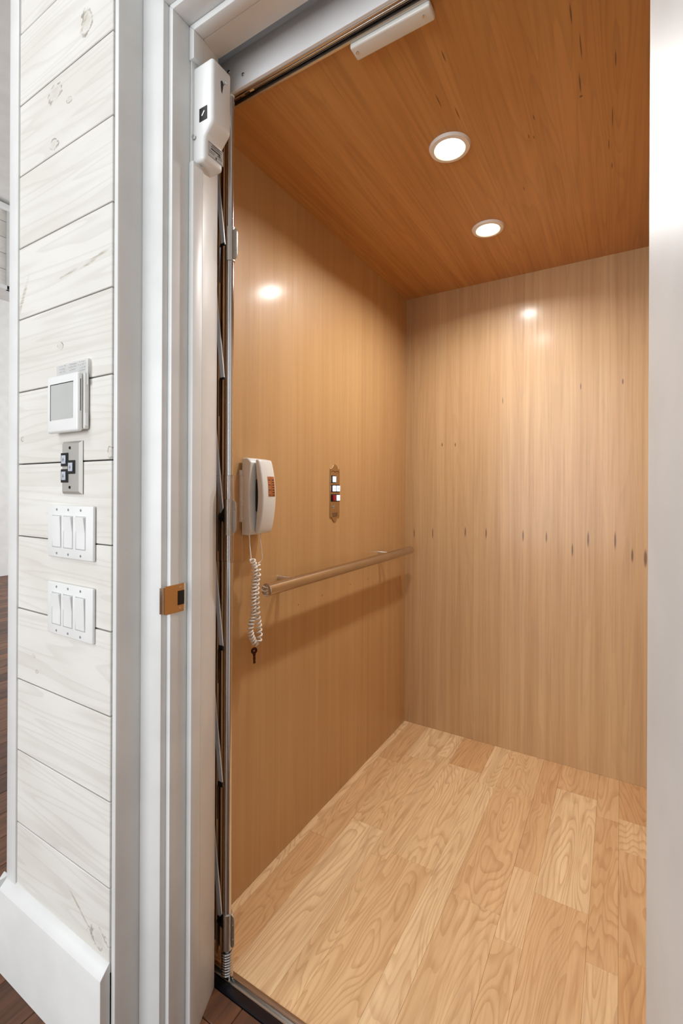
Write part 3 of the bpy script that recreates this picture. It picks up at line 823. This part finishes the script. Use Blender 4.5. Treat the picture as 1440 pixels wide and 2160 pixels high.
# note
nt = thing('paper_note', 'handwritten white paper note tucked behind the thermostat', 'note', (-.978, .543, 1.36))
m = bmesh.new(); prev = None
nx = 14
for i in range(nx+1):
    t = i/nx; x = -1.043+.128*t; y = W-.0012-.006*max(0, (t-.72)/.28)**2 - .0008*math.sin(t*3)
    zt = 1.3985 + (.002 if t < .93 else -.004)
    pr = (m.verts.new((x, y, 1.345)), m.verts.new((x, y, zt)))
    if prev: m.faces.new((prev[0], pr[0], pr[1], prev[1]))
    prev = pr
bmesh.ops.solidify(m, geom=list(m.faces), thickness=.0003)
mb = MB(); mb.merge(m); sheet = mb.build('sheet', 'paper', nt)
hw = MB(); rh = random.Random(5)
for (cx0, rows_) in ((-1.028, 3), (-.990, 3), (-.951, 4)):
    for r_ in range(rows_):
        z = 1.3955-.0062*r_; x = cx0-.004*(r_ % 2); xe = cx0+.020+rh.random()*.006
        if cx0 == -.951: xe = min(xe, -.928)
        while x < xe:
            ww = .0012+rh.random()*.0012; 
            if rh.random() > .22:
                zz0 = z+rh.uniform(-.0006, .0006)
                hw.box(x, x+ww, W-.0031-.0012*(cx0 == -.951), W-.0029-.0012*(cx0 == -.951), zz0-.0003, zz0+.0003, rot=((x, W-.003, zz0), rh.uniform(-.9, .9), 'Y'))
            x += ww*1.15
hw.build('handwriting', 'ink', sheet)

# stainless call station
M['station'] = plain('brushed stainless plate', (214, 212, 206), .42, .75)
cs = thing('call_station', 'stainless steel plate with three square black-rimmed buttons on the boards', 'call buttons', (-.978, .543, 1.124))
m = bmesh.new()
mbx = MB(); mbx.prism([(-1.0135, 1.1245), (-.9425, 1.1245), (-.9425, 1.2345), (-1.0135, 1.2345)], 'Y', W-.0015, W-.0005)
mm = bmesh.new()
def frustum(mm, x0, x1, z0, z1, yb_, yf, ins):
    A = [mm.verts.new(p) for p in [(x0, yb_, z0), (x1, yb_, z0), (x1, yb_, z1), (x0, yb_, z1)]]
    B = [mm.verts.new(p) for p in [(x0+ins, yf, z0+ins), (x1-ins, yf, z0+ins), (x1-ins, yf, z1-ins), (x0+ins, yf, z1-ins)]]
    mm.faces.new(A); mm.faces.new(B)
    for i in range(4): mm.faces.new((A[i], A[(i+1) % 4], B[(i+1) % 4], B[i]))
    bmesh.ops.recalc_face_normals(mm, faces=mm.faces)
frustum(mm, -1.0135, -.9425, 1.1245, 1.2345, W-.0015, W-.0065, .0052)
mbx.merge(mm); mbx.build('face_plate', 'station', cs, smooth=20)
for (xa, xb, za, zb) in [(-1.0110, -.9855, 1.1825, 1.2105), (-.9855, -.9600, 1.1665, 1.1945), (-1.0110, -.9855, 1.1485, 1.1765)]:
    be = MB().box(xa, xb, W-.0085, W-.006, za, zb, .0007, seg=1).build('button', 'black', cs)
    MB().box(xa+.005, xb-.005, W-.0105, W-.0085, za+.005, zb-.005, .001).build('button_lens', 'lens_off', be)
    a_ = MB(); xc, zc_ = (xa+xb)/2, (za+zb)/2
    a_.box(xc-.0012, xc+.0012, W-.0109, W-.0105, zc_-.005, zc_+.004); a_.box(xc-.0035, xc+.0035, W-.0109, W-.0105, zc_-.0012, zc_+.0002)
    a_.build('button_mark', 'ink', be)
for z in (1.2205, 1.1385):
    MB().lathe([(0, 0), (.0034, 0), (.0026, .0014), (0, .0018)], (-.980, W-.0064, z), (0, -1, 0), 16).build('screw', 'zincdark', cs)

def switch_plate(z0, z1, label, flips):
    x0, x1 = -1.0655, -.8975
    t = thing('switch_plate', label, 'light switch', ((x0+x1)/2, W-.002, z0), 'triple rocker switch plates on the boards')
    q = MB(); q.box(x0, x1, W-.0065, W+.0005, z0, z1, .0028, seg=3); q.build('cover_plate', 'plastic', t)
    zc = (z0+z1)/2
    for k, xc in enumerate((-1.0285, -.9850, -.9395)):
        fr = MB()
        # recessed frame line around the rocker
        for (a, b_, c, d) in [(xc-.0172, xc-.0164, zc-.034, zc+.034), (xc+.0164, xc+.0172, zc-.034, zc+.034), (xc-.0172, xc+.0172, zc+.0332, zc+.034), (xc-.0172, xc+.0172, zc-.034, zc-.0332)]:
            fr.box(a, b_, W-.0068, W-.0062, c, d)
        ro = fr.build('rocker_gap', 'ink', t)
        r = MB(); d1, d2 = (.0055, .0012) if flips[k] else (.0035, .0022)
        r.prism([(W-.0062-.0012, zc-.0325), (W-.0062-d2, zc), (W-.0062-d1, zc+.0325), (W-.0055, zc+.0325), (W-.0055, zc-.0325)], 'X', xc-.0156, xc+.0156, .0006, seg=1)
        r.build('rocker', 'plastic', t)
        for zs in (zc+.0465, zc-.0465):
            MB().lathe([(0, 0), (.0028, 0), (.0024, .0008), (0, .001)], (xc, W-.0064, zs), (0, -1, 0), 14).build('screw', 'ink', t)
    return t
switch_plate(.9895, 1.1005, 'white triple light switch plate, upper one, right below the steel call buttons', (0, 1, 1))
switch_plate(.8250, .9360, 'white triple light switch plate, lower one, level with the strike plate', (1, 1, 0))

# ------------------------------------------------------------------ BOARDED BULKHEAD in the far room
bh = struct('trim_6', (-5.0, 2.4, 3.0), 'boarded bulkhead with white corner trim high in the far room')
zb = 3.04; 
MB().box(-5.3, -5.012, .9, 3.2, 3.06, 3.80).build('bulkhead_core', 'darkvoid', bh)
for i in range(5):
    o = MB().box(-5.012, -5.0, .9, 2.150, 3.06+i*.15+.002, 3.06+(i+1)*.15-.002, .001, seg=1).build('shiplap_board', 'shiplap', bh, smooth=20)
    o['seed'] = rb.random()*10
MB().box(-5.02, -4.985, 2.150, 2.26, 3.02, 3.80, .003).build('corner_trim', 'trim', bh)
MB().box(-5.05, -4.97, .9, 2.30, 3.76, 3.82, .003).build('cap_rail', 'trim', bh)
MB().box(-5.3, -4.985, .9, 3.2, 3.02, 3.06, .003).build('bottom_board', 'trim', bh)
